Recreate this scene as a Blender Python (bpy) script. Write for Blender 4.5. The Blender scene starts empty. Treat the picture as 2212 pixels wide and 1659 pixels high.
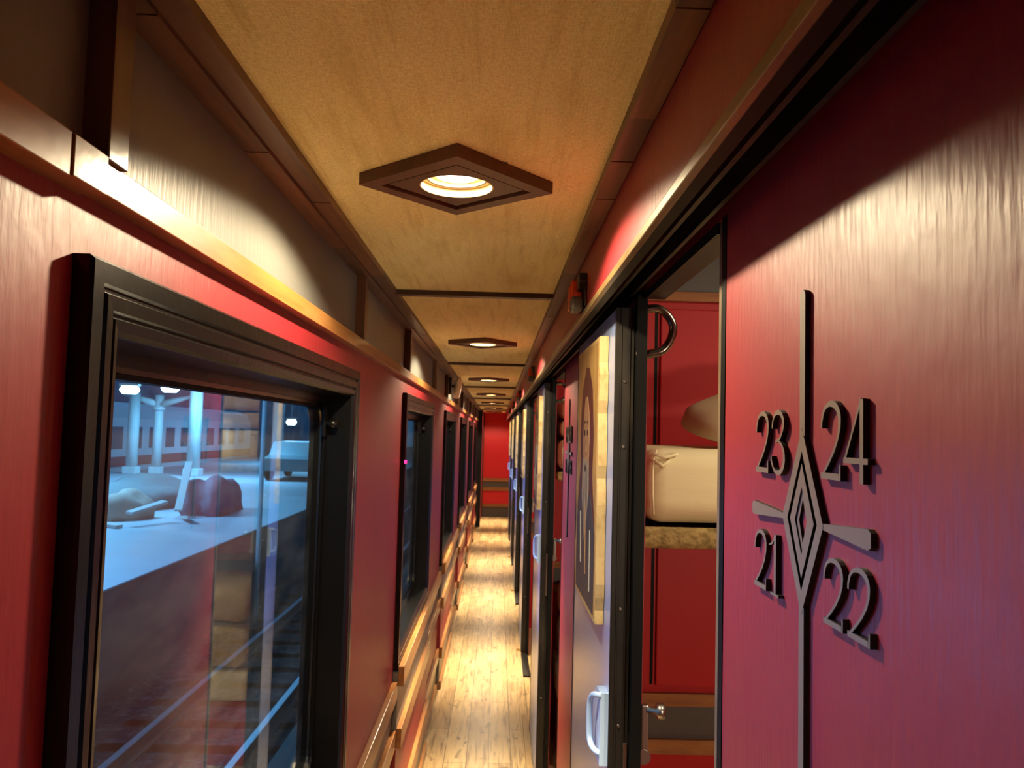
import bpy, bmesh, math, random
from mathutils import Vector, Matrix
random.seed(7)
S = bpy.context.scene
COL = S.collection
PI = math.pi

# ------------------------------------------------------------------ camera
EYE = 1.62
cam_d = bpy.data.cameras.new('camera')
cam = bpy.data.objects.new('camera', cam_d)
COL.objects.link(cam)
S.camera = cam
cam_d.sensor_width = 36.0
cam_d.lens = 1737.45 / 2212 * 36.0
cam_d.clip_start = 0.02
cam_d.clip_end = 400
yaw, pit, rol = 0.01654347, 0.0606992, 0.02647293
fwd = Vector((math.sin(yaw)*math.cos(pit), math.cos(yaw)*math.cos(pit), math.sin(pit)))
r0 = Vector((math.cos(yaw), -math.sin(yaw), 0))
u0 = r0.cross(fwd)
rt = r0*math.cos(rol) + u0*math.sin(rol)
up = -r0*math.sin(rol) + u0*math.cos(rol)
m = Matrix((rt, up, -fwd)).transposed().to_4x4()
m.translation = Vector((0, 0, EYE))
cam.matrix_world = m
cam_d.dof.use_dof = True
cam_d.dof.focus_distance = 1.0
cam_d.dof.aperture_fstop = 16.0

# ------------------------------------------------------------------ world, view, big lights
W = bpy.data.worlds.new('night'); S.world = W; W.use_nodes = True
bg = W.node_tree.nodes['Background']
bg.inputs[0].default_value = (0.05, 0.17, 0.33, 1); bg.inputs[1].default_value = 1.3
S.view_settings.view_transform = 'Standard'
S.view_settings.look = 'None'
S.view_settings.gamma = 1.0
S.view_settings.use_curve_mapping = False
S.view_settings.exposure = 0.78
WARM = (1.0, 0.80, 0.50)
LAMP_WIDE, LAMP_BEAM = 35.0, 285.0

def area(name, loc, sx, sy, power, color, rot=(0, 0, 0)):
    d = bpy.data.lights.new(name, 'AREA'); d.shape = 'RECTANGLE'; d.size = sx; d.size_y = sy
    d.energy = power; d.color = color
    o = bpy.data.objects.new(name, d); o.location = loc; o.rotation_euler = rot; COL.objects.link(o)
    return o
# station lamps under the platform canopy outside
for yy in (6, 16, 27, 40):
    area('canopy_lamp_light', (-9, yy, 3.3), 3.0, 1.2, 640, (0.22, 0.62, 1.0))
area('track_lamp_light', (-3.4, 5.0, 5.2), 1.0, 6.0, 60, (0.35, 0.72, 1.0))
area('added_blue_fill_light', (-8.0, 6.5, 2.6), 1.0, 5.0, 400, (0.25, 0.42, 1.0), (0, math.radians(-80), 0))  # added unseen source, throws a purple-blue tint on the right wall
# compartment ceiling lamps (one in each compartment, above the window)
for k in range(0, 6):
    area('compartment_lamp_light', (1.1, 1.1+2.26*k, 2.28), 0.5, 0.3, 9, (1.0, 0.86, 0.62))
    area('compartment_fill_light', (1.05, 0.12+2.26*k, 1.35), 0.35, 0.10, 6, (1.0, 0.86, 0.62), (math.radians(90), 0, 0))  # added fill, not a known fitting; brightens the far partition and rails

# ------------------------------------------------------------------ materials
def mat(name, color, rough=0.5, spec=0.5, metal=0.0, bump=None, var=None, coat=0.0, emis=None, cr=0.1):
    """bump=(scale xyz, strength, distance, detail); var=(scale xyz, second colour, low, high)"""
    M = bpy.data.materials.new(name); M.use_nodes = True
    N = M.node_tree.nodes; L = M.node_tree.links
    b = N['Principled BSDF']
    b.inputs['Base Color'].default_value = (*color, 1)
    b.inputs['Roughness'].default_value = rough
    b.inputs['Specular IOR Level'].default_value = spec
    b.inputs['Metallic'].default_value = metal
    b.inputs['Coat Weight'].default_value = coat
    b.inputs['Coat Roughness'].default_value = cr
    if emis:
        b.inputs['Emission Color'].default_value = (*emis[0], 1)
        b.inputs['Emission Strength'].default_value = emis[1]
    tc = None
    def coords(sc):
        nonlocal tc
        if tc is None:
            tc = N.new('ShaderNodeTexCoord')
        mp = N.new('ShaderNodeMapping'); mp.inputs['Scale'].default_value = sc
        L.new(tc.outputs['Object'], mp.inputs['Vector'])
        return mp.outputs['Vector']
    if var:
        layers = var if isinstance(var, list) else [var]
        cur = None
        for (sc, c2, lo, hi) in layers:
            n = N.new('ShaderNodeTexNoise'); n.inputs['Scale'].default_value = 1; n.inputs['Detail'].default_value = 5
            n.inputs['Roughness'].default_value = 0.6
            L.new(coords(sc), n.inputs['Vector'])
            r = N.new('ShaderNodeMapRange'); r.inputs[1].default_value = lo; r.inputs[2].default_value = hi
            L.new(n.outputs['Fac'], r.inputs[0])
            mx = N.new('ShaderNodeMix'); mx.data_type = 'RGBA'
            L.new(r.outputs[0], mx.inputs[0])
            if cur is None: mx.inputs[6].default_value = (*color, 1)
            else: L.new(cur, mx.inputs[6])
            mx.inputs[7].default_value = (*c2, 1)
            cur = mx.outputs[2]
        L.new(cur, b.inputs['Base Color'])
    if bump:
        layers = bump if isinstance(bump, list) else [bump]
        prev = None
        for (sc, st, dist, det) in layers:
            n = N.new('ShaderNodeTexNoise'); n.inputs['Scale'].default_value = 1; n.inputs['Detail'].default_value = det
            L.new(coords(sc), n.inputs['Vector'])
            bp = N.new('ShaderNodeBump'); bp.inputs['Strength'].default_value = st; bp.inputs['Distance'].default_value = dist
            L.new(n.outputs['Fac'], bp.inputs['Height'])
            if prev is not None: L.new(prev, bp.inputs['Normal'])
            prev = bp.outputs['Normal']
        L.new(prev, b.inputs['Normal'])
        if coat: L.new(prev, b.inputs['Coat Normal'])
    return M

brush = [((60, 120, 16), 0.42, 0.0020, 4), ((45, 45, 30), 0.25, 0.002, 3), ((5, 5, 4), 0.5, 0.006, 2)]
RED = mat('red_gloss_paint', (0.29, 0.017, 0.025), 0.46, 0.5, bump=brush, coat=0.16, cr=0.26)
RED_SMOOTH = mat('red_satin_paint', (0.44, 0.010, 0.012), 0.5, 0.3, bump=((9, 9, 9), 0.2, 0.003, 2))
GREY = mat('grey_gloss_paint', (0.15, 0.15, 0.14), 0.45, 0.5, bump=[((60, 110, 14), 0.4, 0.002, 4)], coat=0.18, cr=0.25)
GREY_DARK = mat('grey_matt_paint', (0.085, 0.08, 0.072), 0.5, 0.4)
def wood(name, c1, c2, c3, rough, coat, ax='y', cr=0.15):
    s1 = {'y': (60, 3, 60), 'x': (3, 60, 60), 'z': (60, 60, 3)}[ax]
    s2 = {'y': (9, 2.0, 9), 'x': (2, 9, 9), 'z': (9, 9, 2)}[ax]
    return mat(name, c1, rough, 0.5, var=[(s1, c2, 0.35, 0.7), (s2, c3, 0.52, 0.72)], bump=((25, 18, 25), 0.45, 0.0015, 3), coat=coat, cr=cr)
WOOD_RAIL = wood('varnished_wood_rail', (0.36, 0.155, 0.042), (0.24, 0.09, 0.022), (0.44, 0.22, 0.075), 0.40, 0.22)
WOOD_RAIL_X = wood('varnished_wood_rail_cross', (0.34, 0.135, 0.030), (0.22, 0.075, 0.016), (0.42, 0.20, 0.06), 0.6, 0.0, 'x')
TR = [wood('walnut_trim_a', (0.135, 0.050, 0.018), (0.055, 0.020, 0.009), (0.14, 0.058, 0.022), 0.45, 0.15),
      wood('walnut_trim_b', (0.080, 0.029, 0.012), (0.045, 0.017, 0.008), (0.11, 0.045, 0.018), 0.45, 0.15),
      wood('walnut_trim_c', (0.20, 0.078, 0.026), (0.085, 0.030, 0.012), (0.18, 0.080, 0.030), 0.45, 0.2)]
WOOD_X = wood('walnut_crossbar', (0.060, 0.022, 0.010), (0.035, 0.013, 0.007), (0.08, 0.03, 0.012), 0.5, 0.1, 'x')
WOOD_Z = wood('walnut_batten', (0.13, 0.050, 0.018), (0.07, 0.026, 0.010), (0.17, 0.075, 0.03), 0.4, 0.35, 'z')
WOOD_LAMP = wood('walnut_lamp_frame', (0.110, 0.042, 0.022), (0.060, 0.024, 0.014), (0.15, 0.062, 0.034), 0.5, 0.05)
BLACK = mat('black_gloss_paint', (0.004, 0.0038, 0.0035), 0.26, 0.32, bump=[((90, 90, 30), 0.35, 0.0012, 3), ((12, 12, 12), 0.2, 0.003, 1)], coat=0.06, cr=0.10)
BLACK_SATIN = mat('black_worn_metal', (0.009, 0.008, 0.007), 0.42, 0.35, bump=((30, 30, 9), 0.3, 0.001, 3), var=((14, 14, 5), (0.028, 0.023, 0.018), 0.5, 0.75))
RUBBER = mat('black_rubber', (0.003, 0.003, 0.003), 0.5, 0.12)
STEEL = mat('dull_steel', (0.34, 0.33, 0.31), 0.32, 0.5, 1.0, bump=((40, 40, 20), 0.15, 0.001, 2))
STEEL_DARK = mat('dark_chrome', (0.16, 0.145, 0.12), 0.22, 0.5, 1.0)
BLUE = mat('blue_grey_door_paint', (0.25, 0.36, 0.68), 0.28, 0.5, bump=((4, 4, 3), 0.2, 0.006, 1), coat=0.2)
HANDLE_BLUE = mat('pale_blue_handle', (0.36, 0.52, 0.78), 0.35, 0.5, bump=((20, 20, 20), 0.1, 0.002, 2))
EDGE_METAL = mat('painted_metal_edge', (0.17, 0.125, 0.075), 0.40, 0.5, bump=((30, 30, 12), 0.2, 0.001, 3), var=((12, 12, 9), (0.10, 0.06, 0.035), 0.45, 0.7))
BRASSY = mat('worn_edge_strip', (0.20, 0.135, 0.055), 0.34, 0.5, 0.25, bump=((30, 14, 30), 0.3, 0.001, 3), var=((30, 5, 30), (0.11, 0.07, 0.03), 0.4, 0.7))
CREAM = mat('cream_lamp_ring', (0.80, 0.62, 0.30), 0.5, 0.3)
SHEET = mat('cream_sheet_cotton', (0.72, 0.64, 0.38), 0.8, 0.2, bump=[((6, 6, 24), 0.35, 0.004, 3), ((300, 300, 300), 0.2, 0.0006, 1)])
PILLOW = mat('beige_pillow_cotton', (0.48, 0.37, 0.22), 0.85, 0.2, bump=((12, 12, 18), 0.5, 0.006, 3))
TANCLOTH = mat('tan_blanket_wool', (0.55, 0.42, 0.22), 0.9, 0.1, bump=((14, 14, 10), 0.5, 0.006, 3))
BURLAP = mat('burlap_edge_cloth', (0.36, 0.26, 0.10), 0.9, 0.1, var=((45, 45, 70), (0.16, 0.11, 0.04), 0.42, 0.66), bump=((120, 120, 120), 0.7, 0.003, 2))
MDF = mat('taupe_sign_face', (0.19, 0.138, 0.108), 0.55, 0.4, bump=((300, 300, 300), 0.2, 0.0004, 1))
MDF_EDGE = mat('burnt_black_edge', (0.010, 0.006, 0.005), 0.6, 0.3)
ORANGE = mat('orange_plastic', (0.75, 0.075, 0.012), 0.4, 0.5)
PLASTIC = mat('black_plastic', (0.012, 0.012, 0.011), 0.4, 0.5)
GREY_PLASTIC = mat('grey_plastic', (0.085, 0.075, 0.055), 0.45, 0.5)
WHITE_PLASTIC = mat('white_plastic', (0.80, 0.78, 0.68), 0.35, 0.5)
BULB = mat('lit_bulb', (1, 1, 1), 0.4, emis=((1.0, 0.90, 0.72), 26.0))
LED = mat('red_led', (0.4, 0, 0.05), 0.4, emis=((1.0, 0.02, 0.18), 2.0))

def weave():
    M = bpy.data.materials.new('tan_burlap_lining'); M.use_nodes = True
    N = M.node_tree.nodes; L = M.node_tree.links; b = N['Principled BSDF']
    b.inputs['Roughness'].default_value = 0.85; b.inputs['Specular IOR Level'].default_value = 0.15
    tc = N.new('ShaderNodeTexCoord')
    def noise(sc, det=3, rg=0.6):
        mp = N.new('ShaderNodeMapping'); mp.inputs['Scale'].default_value = sc
        L.new(tc.outputs['Object'], mp.inputs['Vector'])
        n = N.new('ShaderNodeTexNoise'); n.inputs['Scale'].default_value = 1; n.inputs['Detail'].default_value = det; n.inputs['Roughness'].default_value = rg
        L.new(mp.outputs[0], n.inputs['Vector']); return n.outputs['Fac']
    a = noise((520, 110, 1)); c = noise((110, 520, 1)); d = noise((46, 3.2, 1), 6, 0.7); e = noise((9, 2.2, 1), 4)
    add = N.new('ShaderNodeMath'); add.operation = 'ADD'; L.new(a, add.inputs[0]); L.new(c, add.inputs[1])
    r1 = N.new('ShaderNodeMapRange'); r1.inputs[1].default_value = 0.72; r1.inputs[2].default_value = 1.25; L.new(add.outputs[0], r1.inputs[0])
    m1 = N.new('ShaderNodeMix'); m1.data_type = 'RGBA'
    m1.inputs[6].default_value = (0.74, 0.63, 0.25, 1); m1.inputs[7].default_value = (0.98, 0.93, 0.52, 1)
    L.new(r1.outputs[0], m1.inputs[0])
    cur = m1.outputs[2]
    for fac, lo, hi in ((d, 0.50, 0.85), (e, 0.52, 0.9)):
        r2 = N.new('ShaderNodeMapRange'); r2.inputs[1].default_value = lo; r2.inputs[2].default_value = hi; L.new(fac, r2.inputs[0])
        m2 = N.new('ShaderNodeMix'); m2.data_type = 'RGBA'; L.new(r2.outputs[0], m2.inputs[0])
        L.new(cur, m2.inputs[6]); m2.inputs[7].default_value = (0.58, 0.47, 0.16, 1)
        cur = m2.outputs[2]
    L.new(cur, b.inputs['Base Color'])
    bp = N.new('ShaderNodeBump'); bp.inputs['Strength'].default_value = 0.6; bp.inputs['Distance'].default_value = 0.0012
    L.new(add.outputs[0], bp.inputs['Height']); L.new(bp.outputs[0], b.inputs['Normal'])
    return M
WEAVE = weave()

def planks():
    M = bpy.data.materials.new('rustic_plank_floor'); M.use_nodes = True
    N = M.node_tree.nodes; L = M.node_tree.links; b = N['Principled BSDF']
    b.inputs['Roughness'].default_value = 0.33; b.inputs['Specular IOR Level'].default_value = 0.5
    tc = N.new('ShaderNodeTexCoord')
    mp = N.new('ShaderNodeMapping'); mp.inputs['Rotation'].default_value = (0, 0, PI/2)
    L.new(tc.outputs['Object'], mp.inputs['Vector'])
    br = N.new('ShaderNodeTexBrick'); br.inputs['Scale'].default_value = 1
    br.inputs['Brick Width'].default_value = 0.9; br.inputs['Row Height'].default_value = 0.11
    br.inputs['Mortar Size'].default_value = 0.0018; br.inputs['Bias'].default_value = 0.0
    br.inputs['Color1'].default_value = (0.58, 0.41, 0.19, 1); br.inputs['Color2'].default_value = (0.40, 0.26, 0.115, 1)
    br.inputs['Mortar'].default_value = (0.04, 0.02, 0.01, 1)
    L.new(mp.outputs[0], br.inputs['Vector'])
    cur = br.outputs['Color']
    for sc, lo, hi, c in (((55, 3.2, 1), 0.48, 0.68, (0.13, 0.07, 0.035)), ((11, 2.6, 1), 0.50, 0.74, (0.70, 0.52, 0.30)), ((16, 7, 1), 0.62, 0.70, (0.09, 0.045, 0.02))):
        q = N.new('ShaderNodeMapping'); q.inputs['Scale'].default_value = sc; L.new(tc.outputs['Object'], q.inputs['Vector'])
        n = N.new('ShaderNodeTexNoise'); n.inputs['Scale'].default_value = 1; n.inputs['Detail'].default_value = 5; n.inputs['Distortion'].default_value = 0.9
        L.new(q.outputs[0], n.inputs['Vector'])
        r = N.new('ShaderNodeMapRange'); r.inputs[1].default_value = lo; r.inputs[2].default_value = hi; r.inputs[4].default_value = 0.75
        L.new(n.outputs['Fac'], r.inputs[0])
        x = N.new('ShaderNodeMix'); x.data_type = 'RGBA'; L.new(r.outputs[0], x.inputs[0]); L.new(cur, x.inputs[6]); x.inputs[7].default_value = (*c, 1)
        cur = x.outputs[2]
    L.new(cur, b.inputs['Base Color'])
    return M
PLANKS = planks()

def glass():
    M = bpy.data.materials.new('double_window_glass'); M.use_nodes = True
    N = M.node_tree.nodes; L = M.node_tree.links; N.clear()
    out = N.new('ShaderNodeOutputMaterial'); t = N.new('ShaderNodeBsdfTransparent'); g = N.new('ShaderNodeBsdfGlossy')
    t.inputs[0].default_value = (0.80, 0.92, 0.97, 1); g.inputs['Roughness'].default_value = 0.015
    f = N.new('ShaderNodeFresnel')
    ge = N.new('ShaderNodeNewGeometry'); mr = N.new('ShaderNodeMapRange'); mr.inputs[3].default_value = 1.5; mr.inputs[4].default_value = 1/1.5
    L.new(ge.outputs['Backfacing'], mr.inputs[0]); L.new(mr.outputs[0], f.inputs[0])   # same film strength from either side
    mu = N.new('ShaderNodeMath'); mu.operation = 'MULTIPLY'; mu.inputs[1].default_value = 1.2; mu.use_clamp = True
    mx = N.new('ShaderNodeMixShader'); L.new(f.outputs[0], mu.inputs[0]); L.new(mu.outputs[0], mx.inputs[0])
    L.new(t.outputs[0], mx.inputs[1]); L.new(g.outputs[0], mx.inputs[2]); 
    # thin film of dirt on the pane
    df = N.new('ShaderNodeBsdfDiffuse'); df.inputs[0].default_value = (0.75, 0.75, 0.75, 1)
    tc = N.new('ShaderNodeTexCoord'); mp = N.new('ShaderNodeMapping'); mp.inputs['Scale'].default_value = (1, 5, 22); mp.inputs['Rotation'].default_value = (0.5, 0, 0)
    nz = N.new('ShaderNodeTexNoise'); nz.inputs['Scale'].default_value = 1.0; nz.inputs['Detail'].default_value = 6
    L.new(tc.outputs['Object'], mp.inputs[0]); L.new(mp.outputs[0], nz.inputs['Vector'])
    r = N.new('ShaderNodeMapRange'); r.inputs[1].default_value = 0.35; r.inputs[2].default_value = 0.75; r.inputs[3].default_value = 0.006; r.inputs[4].default_value = 0.035
    L.new(nz.outputs['Fac'], r.inputs[0])
    m2 = N.new('ShaderNodeMixShader'); L.new(r.outputs[0], m2.inputs[0]); L.new(mx.outputs[0], m2.inputs[1]); L.new(df.outputs[0], m2.inputs[2])
    L.new(m2.outputs[0], out.inputs[0])
    return M
GLASS = glass()

# ------------------------------------------------------------------ mesh helpers
class MB:
    def __init__(s): s.bm = bmesh.new(); s.mats = []
    def mi(s, mt):
        if mt is None: return 0
        if mt not in s.mats: s.mats.append(mt)
        return s.mats.index(mt)
    def box(s, x0, x1, y0, y1, z0, z1, mt=None, bev=0.0):
        mi = s.mi(mt)
        co = [(x, y, z) for x in (x0, x1) for y in (y0, y1) for z in (z0, z1)]
        v = [s.bm.verts.new(c) for c in co]
        fs = [s.bm.faces.new([v[i] for i in f]) for f in ((0, 1, 3, 2), (4, 6, 7, 5), (0, 4, 5, 1), (2, 3, 7, 6), (0, 2, 6, 4), (1, 5, 7, 3))]
        for f in fs: f.material_index = mi
        if bev > 0:
            es = list({e for f in fs for e in f.edges})
            r = bmesh.ops.bevel(s.bm, geom=es, offset=bev, segments=2, affect='EDGES', profile=0.6)
            for f in r['faces']: f.material_index = mi
        return s
    def prism(s, pts, axis, a, b, mt=None, mside=None):
        """extrude polygon pts (2D in the plane normal to axis) from a to b"""
        mi = s.mi(mt); ms = s.mi(mside) if mside else mi
        def P(p, t):
            return {'x': (t, p[0], p[1]), 'y': (p[0], t, p[1]), 'z': (p[0], p[1], t)}[axis]
        va = [s.bm.verts.new(P(p, a)) for p in pts]; vb = [s.bm.verts.new(P(p, b)) for p in pts]
        n = len(pts)
        f = s.bm.faces.new(va); f.material_index = mi
        f = s.bm.faces.new(list(reversed(vb))); f.material_index = mi
        for i in range(n):
            f = s.bm.faces.new([va[i], vb[i], vb[(i+1) % n], va[(i+1) % n]]); f.material_index = ms
        return s
    def ring(s, outer, inner, axis, a, b, mt=None, mside=None):
        """plate between two loops with the same point count"""
        mi = s.mi(mt); ms = s.mi(mside) if mside else mi
        def P(p, t):
            return {'x': (t, p[0], p[1]), 'y': (p[0], t, p[1]), 'z': (p[0], p[1], t)}[axis]
        oa = [s.bm.verts.new(P(p, a)) for p in outer]; ob = [s.bm.verts.new(P(p, b)) for p in outer]
        ia = [s.bm.verts.new(P(p, a)) for p in inner]; ib = [s.bm.verts.new(P(p, b)) for p in inner]
        n = len(outer)
        for i in range(n):
            j = (i+1) % n
            for q, mm in (([oa[i], oa[j], ia[j], ia[i]], mi), ([ob[j], ob[i], ib[i], ib[j]], mi),
                          ([oa[j], oa[i], ob[i], ob[j]], ms), ([ia[i], ia[j], ib[j], ib[i]], ms)):
                f = s.bm.faces.new(q); f.material_index = mm
        return s
    def tube(s, pts, r, mt=None, seg=10, cap=True):
        mi = s.mi(mt); pts = [Vector(p) for p in pts]; rs = r if isinstance(r, (list, tuple)) else [r]*len(pts)
        loops = []; ref = None
        for i, p in enumerate(pts):
            t = (pts[min(i+1, len(pts)-1)] - pts[max(i-1, 0)]).normalized()
            if ref is None: ref = Vector((0, 0, 1)) if abs(t.z) < 0.9 else Vector((1, 0, 0))
            u = t.cross(ref).normalized(); w = u.cross(t); ref = w
            loops.append([s.bm.verts.new(p + (u*math.cos(2*PI*k/seg) + w*math.sin(2*PI*k/seg))*rs[i]) for k in range(seg)])
        for i in range(len(loops)-1):
            for k in range(seg):
                f = s.bm.faces.new([loops[i][k], loops[i][(k+1) % seg], loops[i+1][(k+1) % seg], loops[i+1][k]]); f.material_index = mi; f.smooth = True
        if cap:
            f = s.bm.faces.new(loops[0]); f.material_index = mi
            f = s.bm.faces.new(list(reversed(loops[-1]))); f.material_index = mi
        return s
    def build(s, name, mt=None, parent=None, smooth=False, loc=None):
        bmesh.ops.recalc_face_normals(s.bm, faces=s.bm.faces)
        me = bpy.data.meshes.new(name)
        if not s.mats and mt: s.mats = [mt]
        s.bm.to_mesh(me); s.bm.free()
        for q in s.mats: me.materials.append(q)
        if smooth:
            for p in me.polygons: p.use_smooth = True
        o = bpy.data.objects.new(name, me); COL.objects.link(o)
        if parent:
            o.parent = parent
            if loc is None: o.location = -parent.location if not parent.parent else (0, 0, 0)
        if loc is not None: o.location = loc
        return o
def smooth_path(pts, n=5):
    P_ = [Vector(p) for p in pts]; out = []
    for i in range(len(P_)-1):
        a, b_, c, d = P_[max(i-1, 0)], P_[i], P_[i+1], P_[min(i+2, len(P_)-1)]
        for j in range(n):
            t = j/n
            out.append(0.5*((2*b_)+(c-a)*t+(2*a-5*b_+4*c-d)*t*t+(3*b_-a-3*c+d)*t*t*t))
    out.append(P_[-1]); return out
def struct(o): o['kind'] = 'structure'; return o
def tag(o, label, cat, group=None, kind=None):
    o['label'] = label; o['category'] = cat
    if group: o['group'] = group
    if kind: o['kind'] = kind
    return o
def empty(name, loc=(0, 0, 0)):
    o = bpy.data.objects.new(name, None); o.location = loc; o.empty_display_size = 0.05; COL.objects.link(o); return o
def copy_tree(o, dx=(0, 0, 0)):
    r = o.copy(); COL.objects.link(r); r.location = o.location + Vector(dx)
    for ch in list(o.children):
        c = ch.copy(); COL.objects.link(c); c.parent = r
        for g in list(ch.children):
            d = g.copy(); COL.objects.link(d); d.parent = c
    return r

# ------------------------------------------------------------------ main dimensions
P = 2.26                                    # length of one compartment
YB, YE = -2.4, 15.6                         # back and far end of the corridor
XL, XR = -0.345, 0.265                      # left wall, right wall
BAY = -0.327                                # window bays stand a little proud
ZC = 2.0
WY0, WY1 = 0.645, 1.915                     # outer edges of first window frame
WZ0, WZ1 = 0.775, 1.755
NB = 6
LX, LY0 = -0.071, 1.185

# ------------------------------------------------------------------ floor and ceiling
struct(MB().box(XL-0.02, XR+0.02, YB, YE+0.1, -0.05, 0.0).build('floor', PLANKS))
b = MB()
cx0, cx1 = -0.285, 0.145
hh = 0.075
for k in range(-1, 8):
    y0 = max(YB, -0.09+P*k*0.996+0.0); y1 = min(YE, -0.09+P*(k+1)*0.996)
    if k == -1: y0 = YB
    if k == 7: y1 = YE
    if y1 <= y0: continue
    ly = LY0+2.225*k
    if y0 < ly-hh and ly+hh < y1:
        for (a0, a1, c0, c1) in ((cx0, cx1, y0, ly-hh), (cx0, cx1, ly+hh, y1), (cx0, LX-hh, ly-hh, ly+hh), (LX+hh, cx1, ly-hh, ly+hh)):
            b.box(a0, a1, c0, c1, ZC, ZC+0.03)
    else: b.box(cx0, cx1, y0, y1, ZC, ZC+0.03)
struct(b.build('ceiling', WEAVE))
struct(MB().box(-0.5, 0.4, YB, YE, 2.06, 2.09).build('ceiling_backing', GREY_DARK))
# crossbars
b = MB()
for k in range(-1, 7):
    y = 2.165+2.25*k
    if y < YE: b.box(-0.29, 0.15, y, y+0.032, ZC-0.013, ZC+0.005)
struct(b.build('trim_1', WOOD_X))
# ceiling edge boards, short lengths of slightly different tone
def boards(name, x0, x1, z0, z1, joints, mats):
    b = MB()
    for i in range(len(joints)-1):
        j = 0.0008*((i*7) % 3)
        b.box(x0, x1, joints[i]+0.0006, joints[i+1]-0.0006, z0-j, z1, mats[(i*5+1) % len(mats)])
    return struct(b.build(name))
def joints(seed, first):
    r = random.Random(seed); js = [YB]+first; y = first[-1]
    while y < YE-1.2:
        y += r.uniform(0.5, 1.3); js.append(y)
    js.append(YE); return js
boards('trim_2', -0.312, -0.282, 1.988, 2.04, joints(1, [0.4, 1.3]), TR)          # left, lying on the ceiling
boards('trim_3', -0.3445, -0.3125, 1.983, 2.04, joints(2, [0.70, 1.05, 1.6]), TR)  # left, against the grey band
boards('trim_4', 0.1415, 0.1715, 1.985, 2.04, joints(3, [0.52, 0.66, 0.90, 1.05, 1.22, 1.8]), TR)

# ------------------------------------------------------------------ left wall
b = MB()
# piers (red) between bays and around windows
def wall_seg(b, x, y0, y1, z0, z1, mt, d=0.06): b.box(x-d, x, y0, y1, z0, z1, mt)
bays = [(WY0+P*k, WY1+P*k) for k in range(-1, NB)]
Z_BASE, Z_R3 = (0.0, 0.19), (0.19, 0.255)
Z_R2, Z_R1 = (0.50, 0.565), (0.67, 0.735)
ys = YB
segs = []
for (a, c) in bays:
    segs.append((max(ys, YB), a)); ys = c
segs.append((ys, YE))
for (a, c) in segs:                                     # piers
    for z0, z1, mt in ((0, 0.19, GREY), (0.19, 0.50, RED), (0.50, 0.70, GREY), (0.70, 1.835, RED)):
        wall_seg(b, XL, a, c, z0, z1, mt)
for (a, c) in bays:                                     # bays: below and above the window
    b.box(BAY-0.05, BAY, a, c, 0, 0.19, GREY); b.box(BAY-0.05, BAY, a, c, 0.19, 0.50, RED)
    b.box(BAY-0.05, BAY, a, c, 0.50, WZ0-0.01, GREY)
    wall_seg(b, XL, a, c, WZ1-0.02, 1.835, RED)
wall_seg(b, XL, YB, YE, 1.835, 2.04, GREY)
b.box(-0.60, -0.40, YB, YE, 1.775, 2.1, GREY_DARK)      # car body behind the panelling
b.box(-0.60, -0.40, YB, YE, -0.1, 0.70, GREY_DARK)
for (a, c) in segs: b.box(-0.425, -0.40, a+0.02, c-0.02, 0.6, 1.8, GREY_DARK)
struct(b.build('wall_left'))

# upper wooden rail between red and grey
b = MB()
js = [YB, 0.595, 0.648] + [0.648+1.13*i for i in range(1, 14) if 0.648+1.13*i < YE-0.2] + [YE]
for i in range(len(js)-1):
    dx = {0: 0.003, 1: 0.0045}.get(i, 0.0); dz = {0: 0.004, 1: 0.003}.get(i, 0.0)
    b.box(XL-0.002, -0.326+dx, js[i]+0.0005, js[i+1]-0.0005, 1.806-dz, 1.834+dz*0.5, WOOD_RAIL, 0.001)
struct(b.build('trim_5'))
# dado rails
b = MB()
for (a, c) in segs:
    b.box(XL, -0.327, a, c, *Z_R1, WOOD_RAIL, 0.002)
    b.box(XL, -0.328, a, c, *Z_R2, WOOD_RAIL, 0.002)
    b.box(XL, -0.329, a, c, *Z_R3, WOOD_RAIL, 0.002)
    b.box(XL, -0.333, a, c, 0.0, 0.05, WOOD_RAIL, 0.002)
for (a, c) in bays:
    b.box(BAY, -0.306, a+0.002, c-0.002, 0.715, 0.785, WOOD_RAIL, 0.003)
    b.box(BAY, -0.309, a+0.002, c-0.002, 0.50, 0.57, WOOD_RAIL, 0.003)
    b.box(BAY, -0.309, a+0.002, c-0.002, 0.19, 0.26, WOOD_RAIL, 0.003)
    b.box(BAY, -0.312, a+0.002, c-0.002, 0.0, 0.05, WOOD_RAIL, 0.002)
struct(b.build('trim_6'))
# upright battens over the grey band
b = MB()
for k in range(-1, NB+1):
    for y in (0.648, 1.905):
        yy = y+P*k
        if yy < YE-0.1: b.box(XL-0.002, -0.322, yy, yy+0.034, 1.8335, 1.990, WOOD_Z, 0.0012)
struct(b.build('trim_7'))

# ------------------------------------------------------------------ windows
def rrect(y0, y1, z0, z1, r, n=6):
    pts = []
    for cy, cz, a0 in ((y1-r, z1-r, 0), (y0+r, z1-r, 90), (y0+r, z0+r, 180), (y1-r, z0+r, 270)):
        for i in range(n+1):
            a = math.radians(a0+90*i/n); pts.append((cy+r*math.cos(a), cz+r*math.sin(a)))
    return pts
def sweep_profile(b, prof, y0, y1, z0, z1, mt):
    """mitred frame: prof = list of (inset, x); runs round the rectangle"""
    loops = []
    for (ins, x) in prof:
        loops.append([b.bm.verts.new((x, yy, zz)) for yy, zz in ((y0+ins, z0+ins), (y1-ins, z0+ins), (y1-ins, z1-ins), (y0+ins, z1-ins))])
    mi = b.mi(mt)
    for i in range(len(loops)-1):
        for k in range(4):
            f = b.bm.faces.new([loops[i][k], loops[i][(k+1) % 4], loops[i+1][(k+1) % 4], loops[i+1][k]]); f.material_index = mi
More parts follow.
